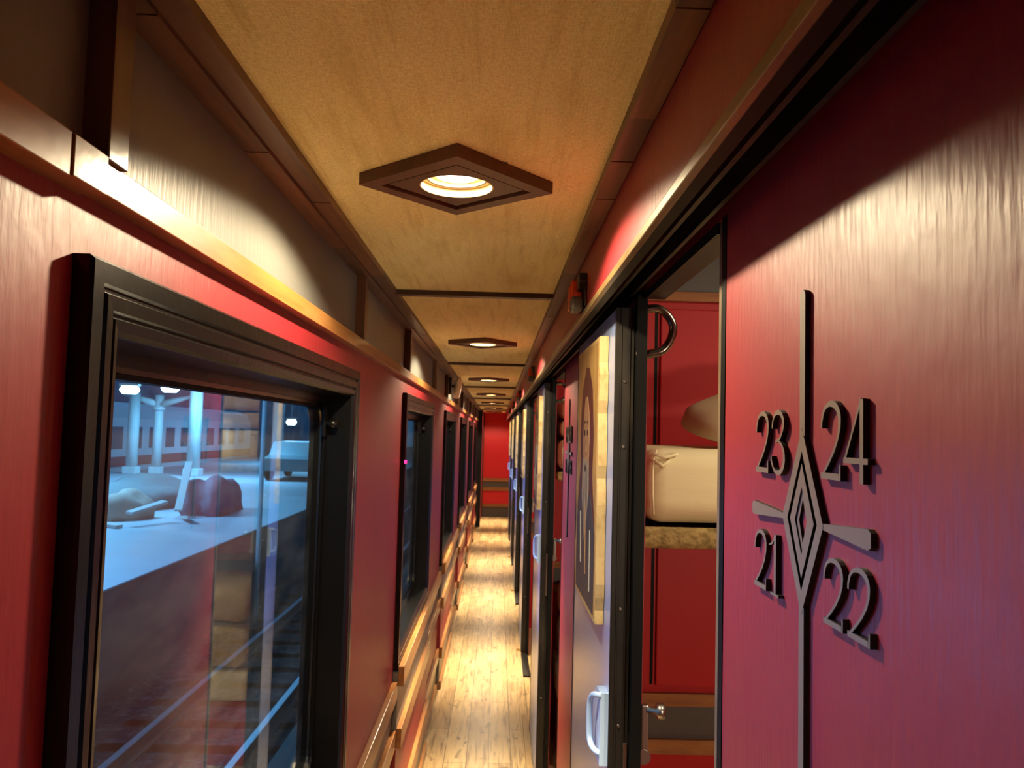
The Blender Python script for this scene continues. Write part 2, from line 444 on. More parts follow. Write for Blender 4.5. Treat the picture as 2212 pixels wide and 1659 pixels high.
def make_window(y0, y1, z0, z1, n):
    w = empty('window_%d' % n, (BAY, (y0+y1)/2, z0)); struct(w)
    b = MB()
    f = -0.328
    prof = [(0.0, XL-0.01), (0.0, f-0.003), (0.003, f), (0.020, f), (0.022, f-0.004), (0.026, f-0.004), (0.028, f), (0.040, f-0.001),
            (0.042, f-0.005), (0.045, f-0.005), (0.047, f-0.002), (0.056, f-0.004), (0.060, f-0.010), (0.062, -0.395), (0.030, -0.400), (0.0, -0.405)]
    sweep_profile(b, prof, y0, y1, z0, z1, BLACK)
    b.build('window_frame', BLACK, w)
    # inner sash with rounded opening
    a0, a1, c0, c1 = y0+0.062, y1-0.062, z0+0.062, z1-0.062
    def L(i, r): return rrect(a0+i, a1-i, c0+i, c1-i, r)
    b = MB()
    b.ring(L(-0.03, 0.001), L(0.014, 0.055), 'x', -0.418, -0.392)
    sash = b.build('sash', BLACK, w)
    b = MB()
    b.ring(L(0.013, 0.056), L(0.021, 0.05), 'x', -0.420, -0.398)
    b.build('gasket', STEEL_DARK, sash)
    b = MB()
    b.ring(L(0.019, 0.052), L(0.027, 0.046), 'x', -0.424, -0.404)
    b.build('rubber_seal', RUBBER, sash)
    MB().prism(L(0.02, 0.05), 'x', -0.4145, -0.413).build('glass', GLASS, w)
    # small catch at the upper far corner
    b = MB(); b.tube([(-0.392, y1-0.085, z1-0.125), (-0.360, y1-0.085, z1-0.125)], 0.011, BLACK, 12)
    b.box(-0.394, -0.386, y1-0.10, y1-0.068, z1-0.155, z1-0.085, BLACK, 0.003)
    b.build('catch', BLACK, w)
    return w
for i, k in enumerate(range(-1, NB)):
    make_window(WY0+P*k, WY1+P*k, WZ0, WZ1, i+1)

# ------------------------------------------------------------------ right wall, pelmet
OP0, OP1 = 0.934, 1.470                      # doorway of the first compartment
ZD = 1.885
b = MB()
ops = [(OP0+P*k, OP1+P*k) for k in range(-1, NB)]
ys = YB
for (a, c) in ops:
    if a > ys: b.box(XR, XR+0.008, ys, a, 0, 2.05)
    b.box(XR, XR+0.008, max(a, YB), c, ZD, 2.05)
    ys = c
b.box(XR, XR+0.008, ys, YE, 0, 2.05)
struct(b.build('wall_right', RED))
struct(MB().box(0.1725, 0.187, YB, YE, 1.869, 2.04).build('trim_8', RED))       # red pelmet board
struct(MB().box(0.1655, 0.1745, YB, YE, 1.857, 1.8688, None, 0.0012).box(0.1747, 0.189, YB, YE, 1.8585, 1.8685).build('trim_9', BRASSY))
bpy.data.objects['trim_9'].data.materials.append(RUBBER)
for p_ in bpy.data.objects['trim_9'].data.polygons:
    if p_.center.x > 0.1746: p_.material_index = 1
b = MB()
b.box(0.187, XR, YB, YE, 1.93, 1.945, BLACK_SATIN)
b.box(0.212, 0.218, YB, YE, 1.880, 1.93, BLACK_SATIN); b.box(0.240, 0.246, YB, YE, 1.880, 1.93, BLACK_SATIN)
struct(b.build('trim_10'))                                                      # door track
# doorway frames
b = MB()
for (a, c) in ops:
    if a < YB: continue
    b.box(XR-0.001, XR+0.032, a, a+0.017, 0, ZD, RUBBER)
    b.box(XR+0.002, XR+0.034, a+0.017, a+0.040, 0, ZD, EDGE_METAL, 0.002)
    b.box(0.2505, XR+0.004, c-0.014, c+0.012, 0, ZD, RUBBER)
    b.box(XR-0.001, XR+0.035, a+0.04, c-0.014, ZD-0.014, ZD, BLACK_SATIN)
    b.box(XR+0.004, XR+0.040, a+0.04, c-0.014, ZD-0.006, ZD+0.02, BLACK_SATIN)
struct(b.build('trim_11'))
# floor guides and thresholds
GUIDE = mat('pale_wood_guide', (0.42, 0.28, 0.12), 0.4, 0.5, var=((40, 4, 40), (0.30, 0.18, 0.07), 0.4, 0.7))
b = MB()
for k in range(-1, NB):
    b.box(0.184, 0.2125, 1.58+P*k, 2.44+P*k, 0.0, 0.016, GUIDE, 0.002)
    b.box(0.216, XR, OP0+P*k, OP1+P*k, 0.0, 0.012, BLACK_SATIN)
struct(b.build('baseboard_right'))

# ------------------------------------------------------------------ sliding doors
LF0, LF1 = 1.480, 2.160
def make_door(off, n):
    y0, y1 = LF0+off, LF1+off
    d = empty('door_%d' % n, (0.23, y0, 0.02)); struct(d)
    MB().box(0.2155, 0.2475, y0+0.004, y1-0.004, 0.02, 1.856, None, 0.001).build('panel', BLUE, d)
    b = MB()
    b.box(0.214, 0.249, y0-0.003, y0+0.004, 0.02, 1.858, BLACK_SATIN, 0.001)
    b.box(0.2235, 0.2255, y0-0.005, y0-0.0025, 0.02, 1.858, BLACK_SATIN)
    b.box(0.2395, 0.2415, y0-0.005, y0-0.0025, 0.02, 1.858, BLACK_SATIN)
    b.box(0.214, 0.249, y1-0.004, y1+0.003, 0.02, 1.858, BLACK_SATIN, 0.001)
    ec = b.build('edge_channel', BLACK_SATIN, d)
    for z in (0.42, 0.80, 1.10, 1.307, 1.60, 1.72):
        MB().tube([(0.2315, y0-0.0035, z), (0.2315, y0-0.0055, z)], [0.0032, 0.0024], STEEL, 10).build('screw', STEEL, ec)
    # lock case standing out of the channel
    b = MB(); b.box(0.247, 0.262, y0-0.002, y0+0.03, 0.86, 1.085, BLACK_SATIN, 0.003)
    b.box(0.240, 0.2475, y0-0.008, y0-0.003, 0.88, 1.07, STEEL, 0.001)
    b.build('lock_case', BLACK_SATIN, d)
    # pull handle on the corridor side: shell plate with a D-shaped loop
    b = MB()
    hy0, hy1, hz0, hz1 = y0+0.008, y0+0.115, 1.020, 1.152
    out = [(hy0, hz0+0.004), (hy1-0.010, hz0), (hy1, hz0+0.012), (hy1-0.004, hz1-0.045), (hy1-0.020, hz1-0.018), (hy1-0.050, hz1-0.003), (hy0, hz1)]
    b.prism(out, 'x', 0.2155, 0.200, HANDLE_BLUE)
    inn = [(hy0+0.0, hz0+0.055), (hy0+0.030, hz0+0.062), (hy0+0.050, hz0+0.085), (hy0+0.054, hz1-0.075), (hy0+0.040, hz1-0.040), (hy0+0.018, hz1-0.024), (hy0, hz1-0.020)]
    hp = b.build('handle_plate', HANDLE_BLUE, d)
    b = MB(); pts = [(0.203, hy0+0.002, hz1-0.004), (0.194, hy0+0.010, hz1-0.005), (0.189, hy0+0.028, hz1-0.012), (0.186, hy0+0.040, hz1-0.030), (0.186, hy0+0.042, hz0+0.050),
        (0.188, hy0+0.034, hz0+0.032), (0.193, hy0+0.018, hz0+0.026), (0.203, hy0+0.004, hz0+0.024)]
    b.tube(smooth_path(pts), 0.0055, HANDLE_BLUE, 12)
    b.build('handle', HANDLE_BLUE, hp, True)
    # compartment side fittings
    b = MB(); b.tube(smooth_path([(0.252, y0-0.012, 1.850), (0.285, y0-0.014, 1.856), (0.306, y0-0.014, 1.845), (0.318, y0-0.014, 1.822), (0.312, y0-0.014, 1.795), (0.296, y0-0.014, 1.777), (0.268, y0-0.012, 1.770), (0.250, y0-0.012, 1.770)]), 0.0080, STEEL_DARK, 12)
    b.build('grab_loop', STEEL_DARK, d, True)
    b = MB(); b.box(0.270, 0.283, y0-0.02, y0-0.008, 1.050, 1.142, STEEL, 0.003)
    b.tube([(0.279, y0-0.016, 1.134), (0.296, y0-0.016, 1.131), (0.298, y0-0.016, 1.131), (0.311, y0-0.016, 1.131)], [0.006, 0.007, 0.014, 0.014], STEEL, 14)
    b.tube([(0.275, y0-0.021, 1.052), (0.275, y0-0.006, 1.052)], 0.013, STEEL, 16)
    b.build('latch', STEEL, d)
    return d
for i, k in enumerate(range(-1, NB)):
    make_door(P*k, i+1)

# ------------------------------------------------------------------ end wall
E0, E1 = -0.262, 0.268
b = MB()
b.box(XL-0.1, 0.5, YE, YE+0.05, 0, 2.05, mat('lit_red_end_paint', (0.62, 0.016, 0.022), 0.45, 0.4))  # same wall red, lightened in colour to stand in for stronger light
b.box(E0, E1, YE-0.004, YE, 0, 0.19, GREY_DARK); b.box(E0, E1, YE-0.004, YE, 0.56, 0.68, GREY_DARK)
struct(b.build('wall_end'))
b = MB()
for z0, z1 in ((0.19, 0.25), (0.50, 0.565), (0.68, 0.74)): b.box(E0, E1, YE-0.022, YE-0.003, z0, z1, WOOD_RAIL_X, 0.002)
b.box(E0-0.02, E0+0.01, YE-0.03, YE, 0, 2.0, WOOD_X)
struct(b.build('trim_12'))
b = MB(); b.box(XL, E0-0.01, 13.9, YE, 0, 2.0, RED); b.box(XL, E0+0.004, 13.88, 13.9, 0, 2.0, BLACK_SATIN)
struct(b.build('wall_left_cabinet'))
struct(MB().box(-0.6, 0.3, YB-0.05, YB, 0, 2.05).build('wall_back', RED))

# ------------------------------------------------------------------ compartments
XO = 2.25
b = MB(); b.box(XR+0.021, XO, YB, YE, -0.05, 0.0); struct(b.build('floor_compartments', PLANKS))
struct(MB().box(XR, XO, YB, YE, 2.40, 2.43).build('ceiling_compartments', mat('cream_ceiling_paint', (0.5, 0.42, 0.3), 0.7)))
struct(MB().box(XR, XR+0.03, YB, YE, 2.05, 2.4).build('wall_right_upper', RED_SMOOTH))
struct(MB().box(XO, XO+0.03, YB, YE, 0, 2.4).build('wall_outer', RED_SMOOTH))
YP = 2.285
b = MB(); br = MB()
for k in range(-2, NB+1):
    y = YP+P*k
    if y < YB or y > YE: continue
    x0 = XR+0.01
    b.box(x0, XO, y, y+0.03, 0, 2.4, RED_SMOOTH)
    b.box(0.459, 1.40, y-0.012, y, 0.93, 1.985, RED_SMOOTH, 0.003)         # raised field
    b.box(0.4435, 0.452, y-0.0015, y, 0.93, 1.99, RUBBER)                  # dark joint
    b.box(x0, XO, y-0.002, y, 0.78, 0.885, GREY_DARK)
    b.box(x0, XO, y-0.002, y, 2.03, 2.15, GREY_DARK)
    for z0, z1 in ((0.745, 0.785), (0.875, 0.910), (2.008, 2.036), (2.14, 2.165)):
        br.box(x0, XO, y-0.016, y-0.001, z0, z1, WOOD_RAIL_X, 0.002)
struct(b.build('wall_partitions'))
struct(br.build('trim_13'))

def cushion(b, x0, x1, y0, y1, z0, z1, r, mt, seg=5, sag=0.0, seed=0):
    """rounded soft block, slightly uneven"""
    rr = random.Random(seed)
    v0 = len(b.bm.verts)
    b2 = bmesh.new()
    bmesh.ops.create_cube(b2, size=1.0)
    for v in b2.verts: v.co = Vector(((x0+x1)/2+v.co.x*(x1-x0), (y0+y1)/2+v.co.y*(y1-y0), (z0+z1)/2+v.co.z*(z1-z0)))
    bmesh.ops.bevel(b2, geom=b2.edges[:], offset=r, segments=seg, affect='EDGES', profile=0.5)
    bmesh.ops.subdivide_edges(b2, edges=[e for e in b2.edges if e.calc_length() > 0.12], cuts=5, use_grid_fill=True)
    for v in b2.verts:
        v.co += Vector((math.sin(v.co.y*31+seed)*0.003, math.sin(v.co.x*23+v.co.z*17+seed)*0.003, math.sin(v.co.x*19+v.co.y*27+seed)*0.003 - sag*0))
    mp = {}
    for v in b2.verts: mp[v] = b.bm.verts.new(v.co)
    mi = b.mi(mt)
    for f in b2.faces:
        try:
            nf = b.bm.faces.new([mp[v] for v in f.verts]); nf.material_index = mi; nf.smooth = True
        except ValueError: pass
    b2.free()

def upper_berth(k):
    o = P*k
    t = empty('berth', (1.2, 1.95+o, 1.40))
    MB().box(0.305, 2.22, 1.665+o, YP-0.02+o, 1.402, 1.424, WOOD_RAIL_X, 0.003).build('board', WOOD_RAIL_X, t)
    b = MB(); cushion(b, 0.297, 2.21, 1.642+o, 1.672+o, 1.393, 1.4365, 0.012, BURLAP, seed=3)
    cushion(b, 0.292, 0.322, 1.650+o, 2.24+o, 1.395, 1.434, 0.012, BURLAP, seed=5)
    b.build('edge_cloth', BURLAP, t)
    return t
t = upper_berth(0); tag(t, 'upper berth edged in burlap seen through the nearest open doorway', 'berth')
t = upper_berth(1); tag(t, 'upper berth in the second compartment, beyond the second doorway', 'berth')
def mattress(k, label):
    o = P*k
    b = MB(); cushion(b, 0.302, 2.20, 1.648+o, YP-0.02+o, 1.4415, 1.597, 0.045, SHEET, seed=1)
    t = b.build('mattress', SHEET); tag(t, label, 'mattress')
    # piping seam and corner tuck
    b = MB(); b.tube([(0.324, 1.652+o, 1.462), (0.321, 1.648+o, 1.50), (0.320, 1.647+o, 1.545), (0.322, 1.651+o, 1.575), (0.330, 1.662+o, 1.592)], 0.0022, SHEET, 8)
    b.build('seam', SHEET, t, True, loc=(0, 0, 0))
    b = MB(); b.tube([(0.322, 1.645+o, 1.572), (0.340, 1.6435+o, 1.560), (0.356, 1.6435+o, 1.574)], [0.002, 0.005, 0.002], SHEET, 8)
    b.tube([(0.318, 1.649+o, 1.585), (0.345, 1.6465+o, 1.578), (0.372, 1.6485+o, 1.586)], [0.002, 0.004, 0.002], SHEET, 8)
    b.build('corner_fold', SHEET, t, True, loc=(0, 0, 0))
mattress(0, 'thick cream-sheeted mattress on the berth in the nearest doorway')
mattress(1, 'cream mattress under the tan folded blankets in the second compartment')
# pillow
b = MB()
n, m_ = 18, 12
vs = {}
for i in range(n+1):
    for j in range(m_+1):
        for s in (0, 1):
            u, w = i/n*2-1, j/m_*2-1
            edge = max(0.0, (1-abs(u)**2.6))*max(0.0, (1-abs(w)**2.6))
            if s == 1 and (i in (0, n) or j in (0, m_)): continue
            h = 0.058*edge**0.42 if s else -0.020*edge**0.4
            h += 0.006*math.sin(5*u+3*w)*edge
            q_ = 1-0.24*(u*u*w*w); vs[(i, j, s)] = b.bm.verts.new((u*0.19*q_, w*0.15*q_, h))
for s in (0, 1):
    for i in range(n):
        for j in range(m_):
            q = [vs.get((a, c, s)) or vs[(a, c, 0)] for a, c in ((i, j), (i+1, j), (i+1, j+1), (i, j+1))]
            if len(set(q)) == 4:
                f = b.bm.faces.new(q); f.smooth = True
pl = b.build('pillow', PILLOW)
pl.location = (0.625, 1.88, 1.672); pl.rotation_euler = (math.radians(14), math.radians(-11), 0.1)
tag(pl, 'beige pillow lying on the cream mattress in the nearest doorway', 'pillow')
# folded blankets in the second compartment
for z0, z1, lab, sd in ((1.605, 1.685, 'tan folded blanket on the second compartment mattress, lower of two', 2), (1.695, 1.785, 'tan folded blanket topmost on the pile in the second doorway', 4)):
    b = MB(); cushion(b, 0.31, 0.80, 1.66+P, 2.20+P, z0, z1, 0.03, TANCLOTH, seed=sd)
    tag(b.build('folded_blanket', TANCLOTH), lab, 'blanket', 'folded blankets in the second compartment')
b = MB(); cushion(b, 0.283, 0.2965, 1.70+P, 2.16+P, 1.27, 1.60, 0.006, TANCLOTH, seed=8)
# lower berths
for k in (0, 1):
    o = P*k
    t = empty('berth', (1.2, 1.95+o, 0.0))
    MB().box(0.34, 2.22, 1.70+o, YP-0.02+o, 0.0, 0.30, RED_SMOOTH, 0.004).build('berth_box', RED_SMOOTH, t)
    b = MB(); cushion(b, 0.33, 2.20, 1.68+o, YP-0.02+o, 0.302, 0.436, 0.03, SHEET, seed=11+k)
    b.build('seat_cushion', SHEET, t)
    tag(t, ('lower berth bench in the nearest compartment' if k == 0 else 'lower berth bench in the second compartment, under the tan mattresses'), 'berth')
b.bm.free() if False else None
for z0, z1, lab, sd in ((0.446, 0.655, 'tan rolled mattress on the lower bench, bottom one, mirrored in the window', 21), (0.665, 0.84, 'tan rolled mattress topmost on the lower bench, mirrored in the window', 22)):
    b = MB(); cushion(b, 0.345, 0.95, 1.70+P, 2.22+P, z0, z1, 0.06, TANCLOTH, seed=sd)
    tag(b.build('rolled_mattress', TANCLOTH), lab, 'mattress', 'rolled mattresses on the second lower bench')

# ------------------------------------------------------------------ ceiling lights
def circ(r, n=32, cx=0, cy=0): return [(cx+r*math.cos(2*PI*i/n), cy+r*math.sin(2*PI*i/n)) for i in range(n)]
def dia(h, n=32):
    pts = []
    for i in range(n):
        a = 2*PI*i/n; c, s = math.cos(a), math.sin(a); q = h/(abs(c)+abs(s)); pts.append((q*c, q*s))
    return pts
def make_lamp():
    t = empty('ceiling_light', (LX, LY0, ZC))
    b = MB()
    b.ring(dia(0.1445), dia(0.112), 'z', -0.0005, -0.0185, WOOD_LAMP)
    of = b.build('outer_frame', WOOD_LAMP, t, loc=(0, 0, 0))
    b = MB(); b.ring(dia(0.113), dia(0.098), 'z', -0.0005, -0.006, WOOD_LAMP); b.build('groove', WOOD_X, of, loc=(0, 0, 0))
    b = MB(); b.ring(dia(0.1), circ(0.0556), 'z', -0.0005, -0.0155, WOOD_LAMP); b.build('inner_panel', WOOD_LAMP, t, loc=(0, 0, 0))
    b = MB()
    b.ring(circ(0.0556), circ(0.0535), 'z', 0.004, -0.0150, CREAM)
    b.ring(circ(0.0540), circ(0.0440), 'z', 0.004, -0.0020, CREAM)
    b.ring(circ(0.0445), circ(0.0300), 'z', 0.012, 0.0030, CREAM)
    rr_ = b.build('reflector_ring', CREAM, t, loc=(0, 0, 0))
    b = MB(); b.ring(circ(0.0462), circ(0.0440), 'z', -0.0022, -0.0030); b.build('dark_ring', WOOD_X, rr_, loc=(0, 0, 0))
    b = MB(); b.prism(circ(0.0300), 'z', 0.010, 0.0005, BULB); b.build('bulb', BULB, t, loc=(0, 0, 0))
    return t
lamp0 = make_lamp()
place = ['nearest diamond wooden ceiling light, its bulb glaring just ahead', 'second diamond wooden ceiling light along the corridor, past the first crossbar',
         'third diamond wooden ceiling light along the corridor', 'fourth diamond wooden ceiling light along the corridor',
         'fifth diamond wooden ceiling light, small in the distance', 'sixth diamond wooden ceiling light, tiny in the distance', 'farthest diamond wooden ceiling light, just before the red end wall']
lamps = [lamp0]
tag(lamp0, place[0], 'ceiling light', 'diamond ceiling lights')
for k in range(1, 7):
    c = copy_tree(lamp0, (0, 2.225*k + (0.04 if k > 1 else -0.06), 0)); lamps.append(c); tag(c, place[k], 'ceiling light', 'diamond ceiling lights')
lamp0.rotation_euler.z = math.radians(3)
lamps[1].rotation_euler.z = math.radians(5)
c = copy_tree(lamp0, (0, -2.225, 0)); lamps.append(c); tag(c, 'diamond wooden ceiling light behind the photographer', 'ceiling light', 'diamond ceiling lights')
for L_ in lamps:
    for nm, ang, bl, e, rad in (('wide', 156, 0.25, LAMP_WIDE, 0.022), ('beam', 58, 0.85, LAMP_BEAM, 0.022)):
        d = bpy.data.lights.new('downlight_'+nm, 'SPOT'); d.spot_size = math.radians(ang); d.spot_blend = bl
        d.energy = e*(0.35 if L_.location.y < 0 else 1.0); d.color = WARM; d.shadow_soft_size = rad
        o = bpy.data.objects.new('downlight_'+nm, d); o.location = (L_.location.x, L_.location.y, ZC-0.002); COL.objects.link(o)

# ------------------------------------------------------------------ number signs
def ribbon(b, pts, wid, x0, x1, mt, ms):
    """pts 2D (y,z), wid = full widths; flat ribbon plate"""
    L_, R_ = [], []
    n = len(pts)
    for i, p in enumerate(pts):
        a = Vector(pts[max(i-1, 0)]); c = Vector(pts[min(i+1, n-1)])
        t = (c-a).normalized(); nn = Vector((-t.y, t.x)); w = wid[i]/2
        L_.append((p[0]+nn.x*w, p[1]+nn.y*w)); R_.append((p[0]-nn.x*w, p[1]-nn.y*w))
    mi, mj = b.mi(mt), b.mi(ms)
    q = {}
    for nm, arr in (('L', L_), ('R', R_)):
        for i, p in enumerate(arr):
            q[nm, i, 0] = b.bm.verts.new((x0, p[0], p[1])); q[nm, i, 1] = b.bm.verts.new((x1, p[0], p[1]))
    for i in range(n-1):
        for vs_, mm in (([q['L', i, 0], q['L', i+1, 0], q['R', i+1, 0], q['R', i, 0]], mi), ([q['L', i, 1], q['L', i+1, 1], q['R', i+1, 1], q['R', i, 1]], mi),
                        ([q['L', i, 0], q['L', i+1, 0], q['L', i+1, 1], q['L', i, 1]], mj), ([q['R', i, 0], q['R', i+1, 0], q['R', i+1, 1], q['R', i, 1]], mj)):
            f = b.bm.faces.new(vs_); f.material_index = mm
    for i in (0, n-1):
        f = b.bm.faces.new([q['L', i, 0], q['R', i, 0], q['R', i, 1], q['L', i, 1]]); f.material_index = mj
def arc(cx, cy, rx, ry, a0, a1, n=12):
    return [(cx+rx*math.cos(math.radians(a0+(a1-a0)*i/n)), cy+ry*math.sin(math.radians(a0+(a1-a0)*i/n))) for i in range(n+1)]
def lerpw(n, ws):
    out = []
    for i in range(n):
        t = i/(n-1)*(len(ws)-1); j = min(int(t), len(ws)-2); out.append(ws[j]+(ws[j+1]-ws[j])*(t-j))
    return out
def digit_strokes(d):
    """strokes in a box 0.5 wide, 1 high: (points, widths)"""
    if d == '2':
        p = [(0.035, 0.66), (0.04, 0.76)] + arc(0.24, 0.76, 0.19, 0.215, 175, 0, 12) + [(0.425, 0.66), (0.385, 0.52), (0.30, 0.36), (0.20, 0.22), (0.07, 0.06)]
        return [(p, lerpw(len(p), [0.05, 0.055, 0.06, 0.085, 0.10, 0.085, 0.055, 0.05])), ([(0.03, 0.045), (0.42, 0.045)], [0.09, 0.09]), ([(0.445, -0.0), (0.45, 0.20)], [0.055, 0.035])]
    if d == '1':
        return [([(0.02, 0.80), (0.13, 0.85), (0.22, 0.97)], [0.02, 0.05, 0.04]), ([(0.23, 1.0), (0.23, 0.02)], [0.095, 0.095]), ([(0.10, 0.02), (0.36, 0.02)], [0.045, 0.045])]
    if d == '3':
        p = [(0.05, 0.72), (0.06, 0.80)] + arc(0.23, 0.79, 0.165, 0.19, 165, -35, 10) + [(0.30, 0.57), (0.20, 0.54)]
        q = [(0.16, 0.51), (0.26, 0.53)] + arc(0.235, 0.27, 0.195, 0.245, 60, -150, 12) + [(0.035, 0.22), (0.03, 0.28)]
        return [(p, lerpw(len(p), [0.05, 0.055, 0.085, 0.09, 0.06, 0.03])), (q, lerpw(len(q), [0.03, 0.06, 0.10, 0.09, 0.055, 0.05]))]
    if d == '4':
        return [([(0.33, 1.0), (0.02, 0.28)], [0.045, 0.045]), ([(0.34, 1.0), (0.34, 0.0)], [0.10, 0.10]), ([(0.0, 0.265), (0.46, 0.265)], [0.075, 0.075])]
    if d == '7': return [([(0.05, 0.95), (0.45, 0.95)], [0.09, 0.09]), ([(0.43, 0.95), (0.25, 0.5), (0.17, 0.0)], [0.05, 0.07, 0.10])]
    if d in '08':
        if d == '0':
            p = arc(0.24, 0.5, 0.19, 0.47, 90, 450, 24); return [(p, [0.07]*len(p))]
        p = arc(0.24, 0.75, 0.15, 0.21, -90, 270, 18); q = arc(0.24, 0.27, 0.19, 0.25, 90, 450, 20)
        return [(p, [0.06]*len(p)), (q, [0.07]*len(q))]
    if d in '69':
        p = arc(0.24, 0.30, 0.19, 0.27, 0, 360, 20); q = [(0.06, 0.34), (0.09, 0.65), (0.22, 0.88), (0.38, 0.96)]
        st = [(p, [0.07]*len(p)), (q, [0.08, 0.07, 0.06, 0.04])]
        if d == '9': st = [([(0.48-x, 1.0-z) for x, z in pts], w) for pts, w in st]
        return st
    if d == '5':
        p = [(0.08, 0.55)] + arc(0.22, 0.32, 0.2, 0.29, 110, -150, 12)
        return [([(0.10, 0.95), (0.42, 0.95)], [0.08, 0.08]), ([(0.11, 0.95), (0.08, 0.53)], [0.05, 0.05]), (p, lerpw(len(p), [0.04, 0.08, 0.09, 0.05]))]
def numeral(txt, yL, zB, wd, h, parent, oy):
    """yL = far (left as read) edge; text runs towards the camera (-Y)"""
    b = MB(); sc = wd/0.98
    for i, ch in enumerate(txt):
        for j, (pts, ws) in enumerate(digit_strokes(ch)):
            pp = [(-(x*sc + i*0.52*sc), z*h) for x, z in pts]
            ws2 = [w*h*0.92 for w in ws]
            ribbon(b, pp, ws2, -0.0048 - 0.0002*j, 0.0, MDF, MDF_EDGE)
    return b.build('numeral', None, parent, loc=(XR-parent.location.x, yL-parent.location.y, zB-parent.location.z))
SY, SZ = 0.684, 1.552
def make_sign(k, nums, label):
    o = P*k
    t = empty('compartment_sign', (XR, SY+o, SZ))
    T, F = 0.0, -0.0050
    b = MB()
    def D(hy, hz): return [(hy, 0), (0, hz), (-hy, 0), (0, -hz)]
    b.ring(D(0.0455, 0.079), D(0.0330, 0.059), 'x', T, F, MDF, MDF_EDGE)
    # upright bar, above and below
    top = [(-0.0055, 0.072), (-0.0060, 0.192)] + [(0.006*math.cos(math.radians(a)), 0.192+0.006*math.sin(math.radians(a))) for a in (180, 150, 120, 90, 60, 30, 0)][1:-1] + [(0.0060, 0.192), (0.0055, 0.072)]
    top = [(-p[0], p[1]) for p in top]
    b.prism(top, 'x', T, F+0.0002, MDF, MDF_EDGE)
    b.prism([(-0.0055, -0.072), (0.0055, -0.072), (0.0060, -0.300), (0, -0.306), (-0.0060, -0.300)], 'x', T, F+0.0002, MDF, MDF_EDGE)
    # side arms, flaring outwards
    b.prism([(0.040, 0.0022), (0.128, 0.0068), (0.1325, 0.004), (0.1325, -0.004), (0.128, -0.0068), (0.040, -0.0022)], 'x', T, F+0.0003, MDF, MDF_EDGE)
    b.prism([(-0.040, 0.0022), (-0.122, 0.0075), (-0.1265, 0.005), (-0.1265, -0.005), (-0.122, -0.0075), (-0.040, -0.0022)], 'x', T, F+0.0003, MDF, MDF_EDGE)
    b.build('emblem', None, t, loc=(0, 0, 0))
    b = MB(); b.prism(D(0.0338, 0.060), 'x', 0.0, -0.0008, MDF_EDGE); b.build('groove_shade_plate', None, t, loc=(0, 0, 0))  # black plate stands in for the shade deep in the diamond's groove
    b = MB(); b.ring(D(0.0265, 0.0485), D(0.0150, 0.0285), 'x', -0.0008, F, MDF, MDF_EDGE)
    b.ring(D(0.0150, 0.0285), D(0.0085, 0.0190), 'x', -0.0008, F+0.0012, MDF, MDF_EDGE)
    b.build('inner_diamond', None, t, loc=(0, 0, 0))
    b = MB(); b.prism(D(0.0086, 0.0192), 'x', -0.0008, -0.0014, RED); b.build('centre_panel', RED, t, loc=(0, 0, 0))
    numeral(nums[0], 0.808+o, 1.588, 0.084, 0.059, t, o)
    numeral(nums[1], 0.646+o, 1.590, 0.085, 0.061, t, o)
    numeral(nums[2], 0.810+o, 1.476, 0.080, 0.056, t, o)
    numeral(nums[3], 0.640+o, 1.478, 0.082, 0.052, t, o)
    return tag(t, label, 'sign', 'compartment number signs')
sg = [('23', '24', '21', '22'), ('19', '20', '17', '18'), ('15', '16', '13', '14'), ('11', '12', '09', '10'), ('07', '08', '05', '06'), ('03', '04', '01', '02')]
lab = ['brown diamond berth sign reading 23 24 21 22 on the nearest red wall', 'brown diamond berth sign on the second red wall panel, beyond the first blue door',
       'brown diamond berth sign on the third red wall panel', 'brown diamond berth sign on the fourth red wall panel',
       'brown diamond berth sign on the fifth red wall panel', 'brown diamond berth sign on the farthest red wall panel']
for k in range(6): make_sign(k, sg[k], lab[k])

# ------------------------------------------------------------------ paintings on the blue doors
PA = dict(
    board=mat('raw_board_edge', (0.60, 0.44, 0.20), 0.6, 0.3, var=((50, 50, 30), (0.38, 0.25, 0.09), 0.5, 0.75), bump=((60, 60, 40), 0.6, 0.002, 3)),
    ground=mat('painted_tan_ground', (0.50, 0.32, 0.11), 0.45, 0.4, var=((10, 30, 6), (0.30, 0.17, 0.05), 0.4, 0.7)),
    hood=mat('painted_maroon', (0.12, 0.030, 0.022), 0.45, 0.4, var=((20, 20, 9), (0.06, 0.02, 0.02), 0.45, 0.7)),
    skin=mat('painted_skin', (0.42, 0.25, 0.13), 0.45, 0.4, var=((40, 40, 40), (0.24, 0.12, 0.06), 0.5, 0.7)),
    beard=mat('painted_grey_beard', (0.40, 0.36, 0.31), 0.5, 0.4, var=((90, 90, 10), (0.14, 0.12, 0.11), 0.45, 0.65)),
    robe=mat('painted_slate_robe', (0.055, 0.060, 0.085), 0.4, 0.4, var=((30, 30, 6), (0.13, 0.09, 0.08), 0.5, 0.72)),
    dark=mat('painted_dark_brown', (0.035, 0.016, 0.012), 0.45, 0.4),
    pale=mat('painted_pale_line', (0.50, 0.52, 0.50), 0.5, 0.4))
